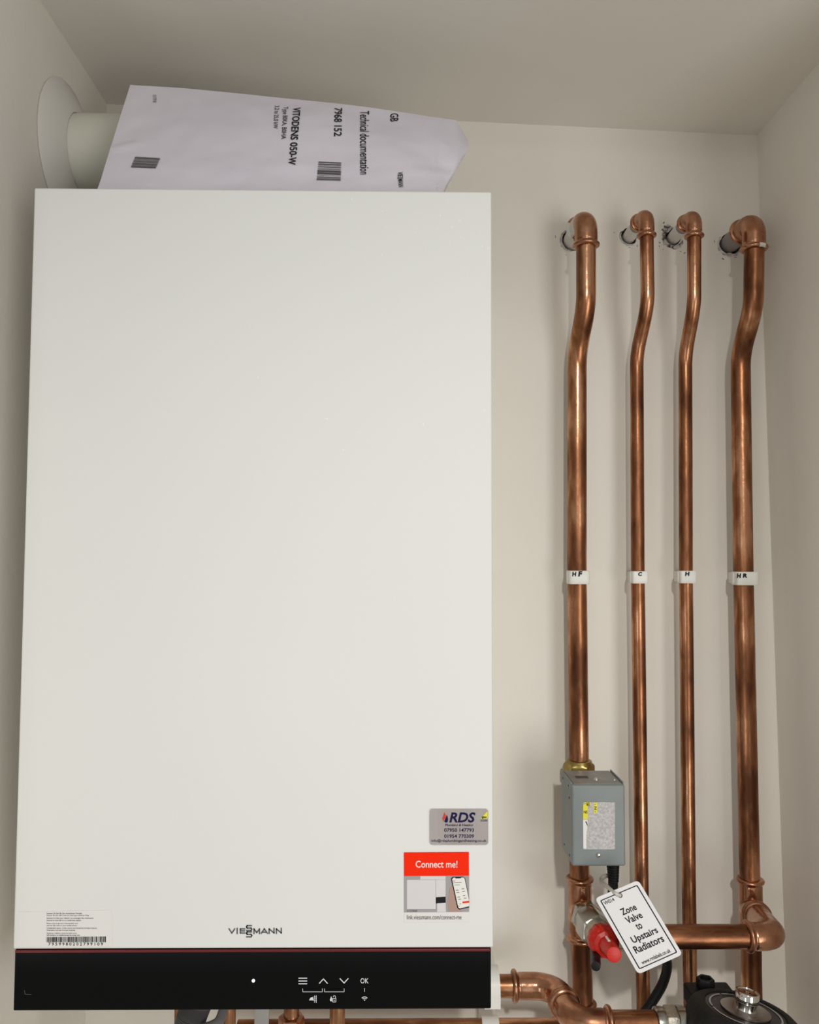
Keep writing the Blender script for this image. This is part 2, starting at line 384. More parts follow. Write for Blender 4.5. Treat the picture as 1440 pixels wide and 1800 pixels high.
# red and white connection sticker
bm = bmesh.new(); slab(bm, panel(-.0004), panel(-.0001), [(710, 1498.3), (824.5, 1497.5), (825, 1620.5), (710.5, 1622)])
stk = obj('connection_sticker', bm, 'off_white', boiler, smooth=0, label='red and white sticker reading Connect me!')
g = panel(-.0006)
bm = bmesh.new(); poly(bm, g, [(710, 1498.3), (824.5, 1497.5), (824.8, 1539.3), (710.2, 1540)]); obj('red_field', bm, 'orange', stk, smooth=0, label='bright orange-red upper field')
bm = bmesh.new(); text(bm, panel(-.0008), 'Connect me!', 730.8, 1525.3, 804.3, 1512.8, bold=.012); obj('lettering', bm, 'white_print', stk, smooth=0, label='white words Connect me!')
bm = bmesh.new(); poly(bm, g, [(710.2, 1540), (824.8, 1539.3), (825, 1603), (710.4, 1604)]); obj('picture', bm, 'photo_grey', stk, smooth=0, label='grey room picture')
bm = bmesh.new(); g = panel(-.0008)
poly(bm, g, [(739, 1540), (783.5, 1540), (783.5, 1546), (739, 1546)]); poly(bm, g, [(766.6, 1546.3), (783.5, 1546.3), (783.5, 1576), (766.6, 1577)]); poly(bm, g, [(715.5, 1546.5), (766, 1546.5), (766, 1598), (715.5, 1598)])
poly(bm, g, [(768.5, 1588), (783.5, 1587), (784, 1603), (768.5, 1603)])
obj('picture_wall', bm, 'photo_light', stk, smooth=0, label='pale blank square and wall in the picture')
bm = bmesh.new(); poly(bm, g, [(766.3, 1577.5), (783.5, 1576.3), (783.5, 1587), (766.3, 1588.2)]); obj('picture_strip', bm, 'ink', stk, smooth=0, label='black strip in the picture')
bm = bmesh.new(); poly(bm, g, [(789, 1602.8), (787.5, 1585), (790.5, 1562), (795, 1556), (800, 1566), (806, 1596), (812, 1602.8)]); obj('picture_hand', bm, 'skin_print', stk, smooth=0, label='printed hand')
bm = bmesh.new(); g = panel(-.0010); poly(bm, g, [(793, 1544.5), (796, 1541.5), (814, 1541.3), (818, 1544), (825, 1581), (825, 1595), (807.5, 1599), (804, 1596)]); obj('picture_phone', bm, 'ink', stk, smooth=0, label='printed phone held by the hand')
bm = bmesh.new(); g = panel(-.0012); poly(bm, g, [(795, 1545.5), (797.5, 1542.7), (800, 1542.7), (801, 1544.3), (810, 1544), (811, 1542.5), (815, 1542.6), (817, 1545), (824.8, 1583), (824.8, 1593), (808.5, 1597), (805.7, 1595)]); obj('picture_screen', bm, 'paper', stk, smooth=0)
bm = bmesh.new(); g = panel(-.0014); poly(bm, g, [(813, 1585), (824.8, 1583.7), (824.8, 1586.8), (813.5, 1588)]); poly(bm, g, [(796.5, 1548.5), (800, 1548.3), (800.1, 1549.3), (796.6, 1549.4)]); obj('picture_button', bm, 'orange', stk, smooth=0)
bm = bmesh.new()
for k, (a, b, l) in enumerate(((797.5, 1552, 14), (799, 1556, 9), (802, 1565, 4), (812, 1562.5, 4), (804.5, 1577, 4), (814.5, 1574.5, 3), (803, 1569, 4), (813, 1567, 4), (806, 1581, 4), (816, 1579, 4), (806, 1593, 1.5), (808.5, 1589, 1.5))): stroke(bm, g, [(a, b), (a+l, b-l*.06)], .9 if l < 5 else .5)
obj('picture_icons', bm, 'grey_ink', stk, smooth=0)
bm = bmesh.new(); text(bm, panel(-.0008), 'link.viessmann.com/connect-me', 715.5, 1616.2, 811.5, 1608.3, bold=.0); text(bm, panel(-.0008), '6153868', 716, 1602.8, 733.5, 1599.5); obj('lettering', bm, 'grey_ink', stk, smooth=0, label='thin grey web address')
# serial-number sticker (the square code beside it is left blank)
bm = bmesh.new(); slab(bm, panel(-.0004), panel(-.0001), [(32, 1603), (196.5, 1599.5), (197.5, 1663), (29, 1664.5)])
stk = obj('serial_sticker', bm, 'off_white', boiler, smooth=0, label='cream serial number sticker with barcode')
g = panel(-.0007); bm = bmesh.new()
L = [('Scannen Sie hier für Ihre kostenlosen Vorteile', 144, 1605.5), ('Nutzen Sie den QR Code um einen gut erklärten Weg', 156, 1609.3), ('Scannez le code pour obtenir vos avantages dès maintenant', 164, 1614), ('Scannez le code QR ou un mobile bien équipé', 142, 1618), ('Please scan to get your free benefits now', 137, 1623.3), ('Use the QR code or your mobile phone', 135, 1627), ('Сканируйте здесь, чтобы узнать про Ваши бесплатные бонусы', 170, 1631.6), ('Примените код при помощи телефона', 132, 1635.4), ('Zeskanuj i odbierz swoje korzyści teraz', 135, 1640.5), ('QR kodunu ve telefonunuzu bu amaç için', 140, 1644)]
for s, x, y in L: text(bm, g, s, 82, y+1.5, x, y-1.2, bold=.006)
text(bm, g, '7959980202799109', 85, 1662, 181, 1657, bold=.012, space=1.5)
obj('lettering', bm, 'ink', stk, smooth=0, label='tiny black text lines and a long number')
bm = bmesh.new(); x = 81.5; rnd = random.Random(3)
while x < 186:
    wd = rnd.choice((.6, .6, .9, 1.4, 1.9)); tiles(bm, g, x, 1656.3, min(x+wd, 186.6), 1647.4-(x-81)*.012); x += wd+rnd.choice((.6, .9, 1.3))
obj('barcode', bm, 'ink', stk, smooth=0, label='black barcode')
# specks of dust
bm = bmesh.new(); rnd = random.Random(11)
for k in range(46):
    px = 866-abs(rnd.gauss(0, 75)) if k < 34 else rnd.uniform(420, 860); py = 345+abs(rnd.gauss(0, 90)) if k < 34 else rnd.uniform(380, 900)
    if px < 430: continue
    p = at(px, py, -.0001); r = rnd.uniform(.00025, .0007)
    bmesh.ops.create_icosphere(bm, subdivisions=1, radius=r, matrix=Matrix.Translation(p) @ Matrix.Diagonal((1, .3, rnd.uniform(.7, 1.5), 1)))
obj('dust_speck', bm, 'dust', boiler, label='loose white plaster dust', kind='stuff')

# ------------------------------------------------------------------ flue
FY, FZ, FR = .175, Z0+.8145, .0415
flue = empty('flue_pipe', (XL, FY, FZ), 'white flue pipe with round wall plate going from boiler top into left wall', 'flue')
bm = bmesh.new(); path = fillet([(XL+.001, FY, FZ), (0, FY, FZ), (0, FY, ZT-.001)], .062, 14); sweep(bm, path, FR, 56); obj('pipe', bm, 'flue', flue)
bm = bmesh.new(); lathe(bm, [(FR+.0004, .0), (.0755, .0), (.0760, .0012), (.0750, .0025), (.058, .0105), (.046, .0155), (FR+.0005, .0158)], (XL+.0005, FY, FZ), (1, 0, 0), 64, cap=False); obj('wall_plate', bm, 'rosette', flue, label='conical white wall plate')
bm = bmesh.new(); lathe(bm, [(FR+.0006, 0), (FR+.0045, 0), (FR+.0045, .016), (FR+.0006, .016)], (0, FY, ZT), (0, 0, 1), 48, cap=False); obj('collar', bm, 'flue', flue)

# ------------------------------------------------------------------ paper bag of documents lying on the boiler
CT = [  # columns of (px, py, Y): bottom, fold, middle, upper, top
    [(150, 366, .018), (168, 338, .040), (188, 280, .062), (206, 222, .080), (229, 149, .098)],
    [(330, 366, .012), (332, 338, .034), (340, 280, .054), (346, 222, .072), (350, 157.5, .096)],
    [(500, 366, .012), (500, 338, .034), (502, 284, .052), (503, 226, .070), (503, 173, .094)],
    [(650, 366, .014), (650, 338, .036), (648, 288, .052), (646, 238, .070), (644, 188, .094)],
    [(768, 366, .018), (767, 340, .040), (764, 294, .056), (760, 252, .072), (755, 205, .094)],
    [(776, 364, .026), (780, 338, .048), (794, 304, .060), (806, 273, .074), (803, 211.5, .104)],
    [(778, 362, .036), (783, 336, .056), (800, 302, .066), (823, 262, .090), (822, 244, .110)]]
US = [0, .27, .525, .75, .905, .975, 1.0]
VS = [0, .16, .44, .70, 1.0]
def cr(P, ks, t):
    i = 0
    while i < len(ks)-2 and t > ks[i+1]: i += 1
    h = ks[i+1]-ks[i]; k = (t-ks[i])/h
    def tan(j):
        if j == 0: return (P[1]-P[0])/(ks[1]-ks[0])
        if j == len(ks)-1: return (P[-1]-P[-2])/(ks[-1]-ks[-2])
        return (P[j+1]-P[j-1])/(ks[j+1]-ks[j-1])
    a, b, ta, tb = P[i], P[i+1], tan(i)*h, tan(i+1)*h
    return a*(2*k**3-3*k*k+1)+ta*(k**3-2*k*k+k)+b*(-2*k**3+3*k*k)+tb*(k**3-k*k)
CP = [[at(*p) for p in c] for c in CT]
for c in CP: c[0].z = max(c[0].z, ZT+.0015)
def bag_base(u, v):
    P = [cr(c, VS, v) for c in CP]
    if u <= US[4]: return cr(P[:5], US[:5], u)           # the printed front
    k = 4 if u < US[5] else 5                           # the folded end, creased where it starts
    return P[k].lerp(P[k+1], (u-US[k])/(US[k+1]-US[k]))
def bag_front(u, v):
    p = bag_base(u, v)
    wr = .0016*noise.noise(Vector((u*7, v*5, 1.3))) + .0009*noise.noise(Vector((u*16, v*11, 4)))
    if u > .84: wr += .0022*math.sin((v*9+u*14))*min(1, (u-.84)/.05)
    wr += -.0030*math.exp(-((u-.905)/.005)**2)
    wr += .0012*math.exp(-((v-.52-.06*math.sin(u*9))/.02)**2)*max(0, .16-u)/.16*3
    e = min(u, 1-u, .5)/.5*min(v, 1-v, .5)/.5
    return p + Vector((0, -1, .25))*wr*min(1, e*12+.15)
def bag_back(u, v):
    p = bag_base(u, v); e = (max(0, math.sin(math.pi*u))**.45)*(max(0, math.sin(math.pi*v))**.5)
    q = p + Vector((0, 1, .10))*(.026*e); q.z = max(q.z, ZT+.0012); return q
bm = bmesh.new(); NU, NV = 110, 40
A = [[bm.verts.new(bag_front(i/NU, j/NV)) for j in range(NV+1)] for i in range(NU+1)]
B = [[A[i][j] if i in (0, NU) or j in (0, NV) else bm.verts.new(bag_back(i/NU, j/NV)) for j in range(NV+1)] for i in range(NU+1)]
for i in range(NU):
    for j in range(NV):
        bm.faces.new((A[i][j], A[i+1][j], A[i+1][j+1], A[i][j+1])); bm.faces.new((B[i][j+1], B[i+1][j+1], B[i+1][j], B[i][j]))
bag = obj('document_bag', bm, 'bag', None, smooth=60, origin=bag_base(.5, 0), label='white paper document bag lying on top of the boiler against the flue pipe', cat='paper bag')
def bagf(u, v): return bag_front(u, v) + Vector((0, -1, .4)).normalized()*.0008
bm = bmesh.new()
def bag_uv(px, py):
    best = None; u, v, st = .5, .5, .25
    for _ in range(40):
        for du, dv in ((0, 0), (st, 0), (-st, 0), (0, st), (0, -st)):
            a, b = min(max(u+du, 0), 1), min(max(v+dv, 0), 1); d = bag_base(a, b)-CAM; z = d.dot(_F)
            e = (720+FPX*d.dot(_R)/z-px)**2+(900-FPX*d.dot(_U)/z-py)**2
            if best is None or e < best[0]-1e-9: best = (e, a, b)
        if (best[1], best[2]) == (u, v): st *= .5
        u, v = best[1], best[2]
    return u, v
def btext(s, x0, y0, x1, y1, bold=.0, lean=0):
    # the corners (letter foot at the start, letter head at the end) found on the paper, lettering kept even along it
    ua, va = bag_uv(x0, y0); ub, vb = bag_uv(x1, y0); uc, vc = bag_uv(x0-lean, y1); ud, vd = bag_uv(x1-lean, y1)
    def face(p, q):                                     # p across the letters' height, q down the line
        return bagf((ua*(1-p)+ub*p)*(1-q)+(uc*(1-p)+ud*p)*q, (va*(1-p)+vb*p)*(1-q)+(vc*(1-p)+vd*p)*q)
    text(bm, face, s, 0, 1, 1, 0, bold=bold, turn='cw')
btext('VITODENS 050-W', 515.5, 190, 529, 292, bold=.02, lean=9)
btext('Type B0KA, B0HA', 496, 189, 507, 246, bold=.006, lean=4)
btext('3,2 to 25,0 kW', 482.5, 187, 491.5, 227, bold=.006, lean=3)
btext('7968 152', 588, 191, 602, 240, bold=.012, lean=1)
btext('Technical documentation', 633, 195.5, 649, 307, bold=.006, lean=0)
btext('GB', 686, 200, 700.5, 213, bold=.008)
btext('VIE', 699, 302, 708, 310, bold=.02, lean=-.5); btext('S', 702.5, 310.5, 708.5, 313.5, bold=.02); btext('S', 698.5, 310.5, 702, 313.5, bold=.02); btext('MANN', 699.5, 314, 708.5, 329, bold=.012, lean=-1)
btext('0117/918', 269, 168, 275.5, 181, bold=.0)
obj('lettering', bm, 'ink', bag, smooth=0, label='black printed lettering turned on its side')
bm = bmesh.new(); rnd = random.Random(5)
for q in (((560, 284), (600, 285.5), (599, 319.5), (556.5, 317.5)), ((238, 276), (282, 278.5), (274, 298), (230, 296))):
    (ua, va), (ub, vb), (uc, vc), (ud, vd) = [bag_uv(*p) for p in q]
    def face(p, t): return bagf((ua*(1-p)+ub*p)*(1-t)+(ud*(1-p)+uc*p)*t, (va*(1-p)+vb*p)*(1-t)+(vd*(1-p)+vc*p)*t)
    bm = bmesh.new(); t = 0
    while t < 1:
        wd = rnd.choice((.02, .03, .06, .09)); tiles(bm, face, 0, t, 1, min(t+wd, 1)); t += wd+rnd.choice((.025, .035, .05))
    obj('barcode', bm, 'grey_ink', bag, smooth=0, label='printed barcode')

# ------------------------------------------------------------------ copper risers
PY = .257                                    # centre line of the pipes held in the clips
PU = .228                                    # and of their tops, set off from the wall
R22, R15 = .0113, .0079
def riser_path(top, low, y_end, yb0=512, yb1=648):
    """top: x of the upper straight at ring and bend; low: (py, px) pairs going down"""
    (t0, xt0), (t1, xt1) = top
    pts = []
    n = 40
    ztop = at(xt0, t0, PU); zb0 = at(xt1, yb0, PU); low0 = at(low[0][1], yb1, PY)
    pts.append(ztop)
    for i in range(n+1):
        k = i/n; s = k*k*(3-2*k); s = .5*s+.5*k*k*k*(10-15*k+6*k*k)
        p = Vector((zb0.x+(low0.x-zb0.x)*s, PU+(PY-PU)*s, zb0.z+(low0.z-zb0.z)*k)); pts.append(p)
    for py, px in low[1:]: pts.append(at(px, py, PY))
    return pts
def elbow_top(px_ring, py_ring, py_apex, rb, fr):
    a = at(px_ring, py_ring+5, PU); zc_ = at(px_ring, py_apex, PU).z-rb
    L = zc_-a.z
    return a, zc_, L
risers = [
    ('HF', R22, .0132, .0158, (1030.5, 430, 366), [(648, 1014.5), (1013, 1014.5), (1338, 1018)]),
    ('C', R15, .0090, .0113, (1137, 413, 365), [(648, 1119.5), (1013, 1121.5), (1500, 1127.5), (1720, 1130.5), (2150, 1140)]),
    ('H', R15, .0090, .0113, (1220.5, 414, 367), [(648, 1205), (1013, 1206), (1500, 1210.5), (1700, 1213), (2150, 1222)]),
    ('HR', R22, .0132, .0158, (1326, 436, 372), [(648, 1302), (1013, 1307), (1480, 1317), (1552, 1318.5)])]
LAB = {'HF': 'thick copper riser pipe running from wall hole down to the grey valve box', 'C': 'slim copper riser pipe held by the clip marked C',
       'H': 'slim copper riser pipe held by the clip marked H alone', 'HR': 'thick copper riser pipe beside right wall with elbow and cross pipe at its foot'}
holes = []; RO = {}
for key, rt, rb, bead, (ex, er, ea), low in risers:
    path = riser_path(((er, ex), (512, ex-(1 if key == 'HR' else 0)+(1.5 if key == 'C' else 0))), low, 0)
    root = empty('copper_pipe', (path[-1].x, PY, path[-1].z), LAB[key], 'pipe', 'copper riser pipes'); RO[key] = root
    bm = bmesh.new(); sweep(bm, path, rt, 36); obj('tube', bm, 'copper', root)
    a, zcn, L = elbow_top(ex, er, ea, rb, 0)
    c = Vector((a.x, PU, zcn)); e = Vector((a.x-.002, min(PU+L*.92, WY-.022), zcn))
    bm = bmesh.new(); fitting(bm, fillet([a, c, e], rb*1.15, 12), rb, bead)
    mm = ['copper_fit', 'paint']
    if key == 'HF':
        for fc in bm.faces:
            q = fc.calc_center_median()
            if q.x < a.x-.0085+.004*noise.noise(q*180) and q.y > PU+.006 and q.z < zcn+.006: fc.material_index = 1
    if key == 'HR':
        for fc in bm.faces:
            q = fc.calc_center_median()
            if q.z < a.z+.0046 and q.y < PU-.005 and .001 < q.x-a.x+.003*noise.noise(q*300) < .0085: fc.material_index = 1
    obj('elbow_fitting', bm, mm, root, label='brighter copper elbow turning into the wall')
    bm = bmesh.new(); h = Vector((e.x, WY+.055, zcn)); lathe(bm, [(rt, 0), (rt, .012), (rt, h.y-e.y)], e-Vector((0, .003, 0)), (0, 1, 0), 32)
    if key in ('C', 'H'):
        for fc in bm.faces: fc.material_index = 1 if fc.calc_center_median().y > e.y+.0095 else 0
        mm = ['stub_grey', 'paint']
    else: mm = ['stub_grey' if key == 'HR' else 'paint']
    obj('wall_stub', bm, mm, root, label='paint-smeared pipe stub entering the wall')
    holes.append((e.x, zcn, rt, key))

# ragged holes broken through the plaster of the back wall
cut = bmesh.new(); rnd = random.Random(21)
def ragged(x, z, r, amp, depth, seed, sq=(1, 1), turn=0.0):
    n = 44; y0, y1 = WY-.02, WY+depth
    ra = [r*(1+amp*(noise.noise(Vector((math.cos(2*math.pi*k/n)*1.7+seed, math.sin(2*math.pi*k/n)*1.7, seed*.37)))*1.3+.5*noise.noise(Vector((math.cos(2*math.pi*k/n)*6+seed, math.sin(2*math.pi*k/n)*6, seed))))) for k in range(n)]
    a = []
    for k in range(n):
        ex, ez = ra[k]*math.cos(2*math.pi*k/n)*sq[0], ra[k]*math.sin(2*math.pi*k/n)*sq[1]
        a.append(cut.verts.new((x+ex*math.cos(turn)-ez*math.sin(turn), y0, z+ex*math.sin(turn)+ez*math.cos(turn))))
    b = [cut.verts.new((v.co.x, y1, v.co.z)) for v in a]
    cut.faces.new(a); cut.faces.new(b[::-1])
    for k in range(n): cut.faces.new((a[k], b[k], b[(k+1) % n], a[(k+1) % n]))
for i, (x, z, rt, key) in enumerate(holes):
    ragged(x-(.0015 if key == 'C' else .0005), z-.0005, rt+(.0030 if key in ('C',) else .0022), .16, .06, 3.1+i*5.7)
    spots = {'H': 22, 'HR': 5, 'C': 3, 'HF': 2}[key]; placed = []
    for k in range(spots):
        a = rnd.uniform(math.pi*.75, math.pi*1.95) if key != 'H' else rnd.uniform(math.pi*.62, math.pi*1.8)
        d = rt+rnd.uniform(.0060, .016 if key == 'H' else .013); r = rnd.uniform(.0005, .0012)
        p = (x+d*math.cos(a), z+d*math.sin(a))
        if any(math.hypot(p[0]-q[0], p[1]-q[1]) < r*2.3+q[2]*2.3 for q in placed): continue
        placed.append((*p, r)); ragged(p[0], p[1], r, .35, rnd.uniform(.003, .006), k*1.7+i, (rnd.uniform(.35, .7), rnd.uniform(1.0, 1.75)), a+rnd.uniform(-.5, .5))
bmesh.ops.recalc_face_normals(cut, faces=cut.faces[:])
cme = bpy.data.meshes.new('cutter'); cut.to_mesh(cme); cut.free(); cme.materials.append(M['wall']); cme.materials.append(M['plaster'])
for p in cme.polygons: p.material_index = 1
co = bpy.data.objects.new('cutter', cme); col.objects.link(co)
md = wall.modifiers.new('holes', 'BOOLEAN'); md.operation = 'DIFFERENCE'; md.solver = 'EXACT'; md.use_self = True; md.use_hole_tolerant = True; md.object = co
dg = bpy.context.evaluated_depsgraph_get(); dg.update()
nm = bpy.data.meshes.new_from_object(wall.evaluated_get(dg)); wall.modifiers.clear(); wall.data = nm
bpy.data.objects.remove(co)

for i, (x, z, rt, key) in enumerate(holes):
    a0, a1, wd = {'H': (95, 335, .0080), 'C': (160, 300, .0030), 'HR': (150, 350, .0050), 'HF': (120, 260, .0030)}[key]
    bm = bmesh.new(); n = 60; ring = []
    for k in range(n+1):
        a = R_(a0+(a1-a0)*k/n); e = math.sin(math.pi*k/n)**.4
        if key == 'H': e *= 1+.9*math.exp(-((k/n-.14)/.10)**2)
        ri = rt+.0028; ro = ri+.0002+wd*e*(.45+.75*abs(noise.noise(Vector((math.cos(a)*3.1+i*7, math.sin(a)*3.1, 2))))+.5*abs(noise.noise(Vector((k*.45, i, 9)))))
        ring.append([bm.verts.new((x+q*math.cos(a), WY-d+.0006*noise.noise(Vector((k*.7, q*900, i))), z+q*math.sin(a))) for q, d in ((ri, .0004), ((ri*2+ro)/3, .0018), ((ri+ro*2)/3, .0015), (ro, .0002))])
    for p, q in zip(ring, ring[1:]):
        for k in range(3): bm.faces.new((p[k], p[k+1], q[k+1], q[k]))
    obj('plaster_patch', bm, 'plaster' if key == 'H' else 'plaster_light', wall, smooth=20)

# ------------------------------------------------------------------ foot of the HR riser: tee, elbow and cross pipe
CYP, CZ = .155, at(1360, 1646, .155).z       # the cross pipe's depth and height
root = RO['HR']; hx = at(1320, 1597, PY)
def tee(bm, c, dirs, rb, bead, half, branch, blen):
    fitting(bm, [Vector(c)+Vector((0, 0, half)), Vector(c), Vector(c)-Vector((0, 0, half))], rb, bead)
    b = Vector(c)+Vector(branch).normalized()*blen; fitting(bm, [Vector(c), (Vector(c)+b)/2, b], rb, bead, b0=False)
    return b
ecorner = Vector((at(1362, 1646, CYP).x, CYP, CZ))
bdir = (ecorner-hx).normalized()
bm = bmesh.new(); bend = tee(bm, hx, None, R22+.0019, R22+.0044, .0345, bdir, .028); obj('tee_fitting', bm, 'copper_fit', root, label='bright copper tee fitting')
bm = bmesh.new(); sweep(bm, [hx-Vector((0, 0, .02)), at(1321, 1700, PY), at(1331, 2150, PY)], R22, 36); obj('tube', bm, 'copper', root)
p0 = bend+bdir*.002; epath = fillet([p0, ecorner, ecorner+Vector((-.030, 0, 0))], .019, 14)
bm = bmesh.new(); fitting(bm, epath, R22+.0021, R22+.0046); obj('elbow_fitting', bm, 'copper_fit', root, label='large bright copper elbow joining the cross pipe')
bm = bmesh.new(); sweep(bm, [bend-bdir*.01, p0+bdir*.008], R22, 32); obj('tube', bm, 'copper_fit', root)
vx = at(1020, 1597, PY); vdir = Vector((.02, -1, .10)).normalized()    # bypass valve axis leaves the HF tee towards the room
vm = vx+vdir*((vx.y-CYP)/-vdir.y)             # where the cross pipe meets it
bm = bmesh.new(); sweep(bm, [(ecorner.x-.026, CYP, CZ), (vm.x+.034, CYP, CZ)], R22+.0004, 36); obj('cross_tube', bm, 'copper_side', root, label='level copper cross pipe running behind the tag')

# ------------------------------------------------------------------ HF line below the zone valve
zbot = at(1018, 1532, PY).z
hfl = empty('copper_pipe', (vx.x, PY, zbot-.20), 'thick copper pipe and tee below the grey valve box behind the red cap', 'pipe')
bm = bmesh.new(); hb = tee(bm, vx, None, R22+.0019, R22+.0044, .036, vdir, .026); obj('tee_fitting', bm, 'copper_fit', hfl, label='bright copper tee fitting')
bm = bmesh.new(); sweep(bm, [Vector((vx.x-.0005, PY, zbot+.0178)), vx], R22, 32); obj('tube', bm, 'copper', hfl)
foot = at(1025, 1766, PY); bm = bmesh.new(); sweep(bm, [vx-Vector((0, 0, .02)), foot], R22+.0003, 36); obj('tube', bm, 'copper', hfl)
bm = bmesh.new(); fitting(bm, fillet([foot+Vector((0, 0, .004)), foot-Vector((0, 0, .030)), foot+Vector((-.034, 0, -.030))], .016), R22+.0019, R22+.0044); obj('elbow_fitting', bm, 'copper_fit', hfl, label='bright copper elbow at the foot')

# ------------------------------------------------------------------ zone valve with its grey actuator box
BF, BB = .170, .2265                          # front and back of the box
tl = at(1005, 1380, BF); br = at(1100.5, 1523, BF)
zv = empty('zone_valve', (vx.x, PY, zbot), 'grey steel zone valve box with worn label on the left riser', 'zone valve')
bx0, bx1, bz0, bz1 = tl.x, br.x, br.z, tl.z
bm = bmesh.new(); box(bm, bx0, bx1, BF, BB, bz0, bz1, .0022, 3); bxo = obj('actuator_box', bm, 'box_grey', zv, smooth=12, label='grey painted steel actuator box')
bm = bmesh.new(); box(bm, bx0+.003, bx1-.003, BF+.003, BB-.001, bz1-.0006, bz1+.0006)
lid = obj('box_lid', bm, 'box_top', bxo, smooth=0, label='dull metal box top')
bm = bmesh.new(); box(bm, bx0, bx0+.0014, BF+.004, BB, bz1-.001, bz1+.0018, .0004); obj('box_lip', bm, 'box_grey', bxo); bm = bmesh.new(); box(bm, bx1-.0014, bx1, BF+.004, BB, bz1-.001, bz1+.0018, .0004); obj('box_lip', bm, 'box_grey', bxo)
bm = bmesh.new(); box(bm, bx0+.010, bx0+.024, BF+.024, BF+.033, bz1+.0005, bz1+.0009, .0002); obj('box_slot', bm, 'grey_ink', bxo, smooth=0, label='dark slot on top')
for i, (px, py, ax, p) in enumerate(((0, 0, (0, 0, 1), (bx0+.030, BF+.017, bz1+.0006)), (0, 0, (0, 0, 1), (bx1-.007, BF+.016, bz1+.0006)), (0, 0, (0, -1, 0), tuple(at(1052, 1503, BF))))):
    bm = bmesh.new(); lathe(bm, [(.0026, 0), (.0026, .0008), (.0018, .0019), (.0006, .0022)] if i != 1 else [(.0012, 0), (.0010, .0010)], p, ax, 20); obj('screw', bm, 'polished', bxo, label='shiny screw head')
for (yy, zz, r) in ((BF+.012, bz1-.0165, .0013), (BF+.016, bz1-.005, .0009), (BF+.046, bz1-.005, .0010), (BF+.013, bz0+.007, .0012), (BF+.040, bz0+.009, .0010)):
    bm = bmesh.new(); lathe(bm, [(r, 0), (r, .0004)], (bx0+.0001, yy, zz), (-1, 0, 0), 12); obj('rivet_hole', bm, 'hole', bxo, label='small dark hole in the left side')
g = panel(BF-.0004)
bm = bmesh.new(); slab(bm, panel(BF-.0004), panel(BF-.0001), rrect(g, 1025, 1410, 1081.2, 1493, 2)); lb = obj('label', bm, 'worn_label', zv, smooth=0, label='worn silver label with torn yellow scraps')
g = panel(BF-.0007); bm = bmesh.new()
poly(bm, g, [(1025, 1416), (1029, 1412), (1033.5, 1415), (1033.5, 1440), (1025, 1440)]); poly(bm, g, [(1027, 1410.3), (1039, 1410.3), (1037, 1416), (1030, 1415)]); poly(bm, g, [(1044.5, 1411), (1050, 1410.5), (1050, 1428), (1044, 1430.5)]); obj('yellow_scrap', bm, 'yellow_ink', lb, smooth=0, label='torn yellow scraps')
bm = bmesh.new(); poly(bm, g, [(1025, 1441), (1032.7, 1441), (1032.5, 1456), (1031, 1466), (1031, 1492), (1025.5, 1491)]); obj('white_scrap', bm, 'paper', lb, smooth=0)
g = panel(BF-.0009); bm = bmesh.new(); text(bm, g, 'ER', 1030.5, 1416.5, 1036.5, 1411, bold=.02, turn='half'); obj('lettering', bm, 'ink', lb, smooth=0); bm = bmesh.new(); text(bm, g, 'SN', 1026.5, 1430, 1032.8, 1425, bold=.02, turn='half'); obj('lettering', bm, 'ink', lb, smooth=0); bm = bmesh.new(); text(bm, g, '- N -', 1045, 1428, 1049, 1413, bold=.02, turn='cw'); obj('lettering', bm, 'ink', lb, smooth=0); bm = bmesh.new(); poly(bm, g, [(1029, 1444), (1031, 1444), (1032.7, 1449), (1032.7, 1452)]); obj('lettering', bm, 'ink', lb, smooth=0)
nz = at(1018, 1360, PY).z; nt = at(1018, 1334, PY).z
bm = bmesh.new(); lathe(bm, [(.0125, nt-.0005), (.0145, nt-.0015), (.0150, nt-.004), (.0172, nt-.0055), (.0178, nt-.007), (.0178, nz-.002), (.0170, nz-.0035), (.0130, nz-.005)], (vx.x, PY, 0), (0, 0, 1), 60, rf=lambda a, h: hexf(a+.2) if h < nt-.005 else 1); obj('brass_nut', bm, 'brass', zv, label='aged brass compression nut')
bm = bmesh.new(); lathe(bm, [(.0125, zbot+.018), (.0145, zbot+.024), (.0150, zbot+.03), (.0160, zbot+.05), (.0150, nz-.012), (.0130, nz-.004)], (vx.x, PY, 0), (0, 0, 1), 32); obj('valve_body', bm, 'brass', zv)
bm = bmesh.new(); lathe(bm, [(.013, 0), (.013, BB-PY+.0165)], (vx.x+.004, PY-.0165, (nz+zbot)/2), (0, -1, 0), 24); 
bm.clear(); lathe(bm, [(.012, 0), (.012, .021)], (vx.x+.004, BB+.0205, (nz+zbot)/2), (0, -1, 0), 24); obj('valve_stem', bm, 'brass', zv)
gp = at(1077.5, 1524, .192)
bm = bmesh.new(); prof = []
for i in range(9): h = i*.0028; r = .0073-.00022*i; prof += [(r, h), (r, h+.0017), (r-.0008, h+.0019), (r-.0008, h+.0027)]
lathe(bm, [(.0082, -.001)]+prof+[(.0048, .030)], (gp.x, .192, bz0+.0005), (.02, 0, -1), 28); obj('cable_gland', bm, 'black', zv, label='ribbed black cable gland')
cp = [(gp.x, .192, bz0-.024), at(1080, 1590, .194), at(1112, 1640, .200), at(1155, 1655, .206), at(1172.5, 1690, .210), at(1166, 1727, .214), at(1144, 1765, .216), at(1120, 1800, .216), at(1085, 1870, .216), at(1062, 2000, .220), at(1055, 2150, .224)]
bm = bmesh.new(); sweep(bm, spline(cp, 10), .0052, 20); obj('cable', bm, 'cable', zv, label='black rubber cable looping behind the tag')

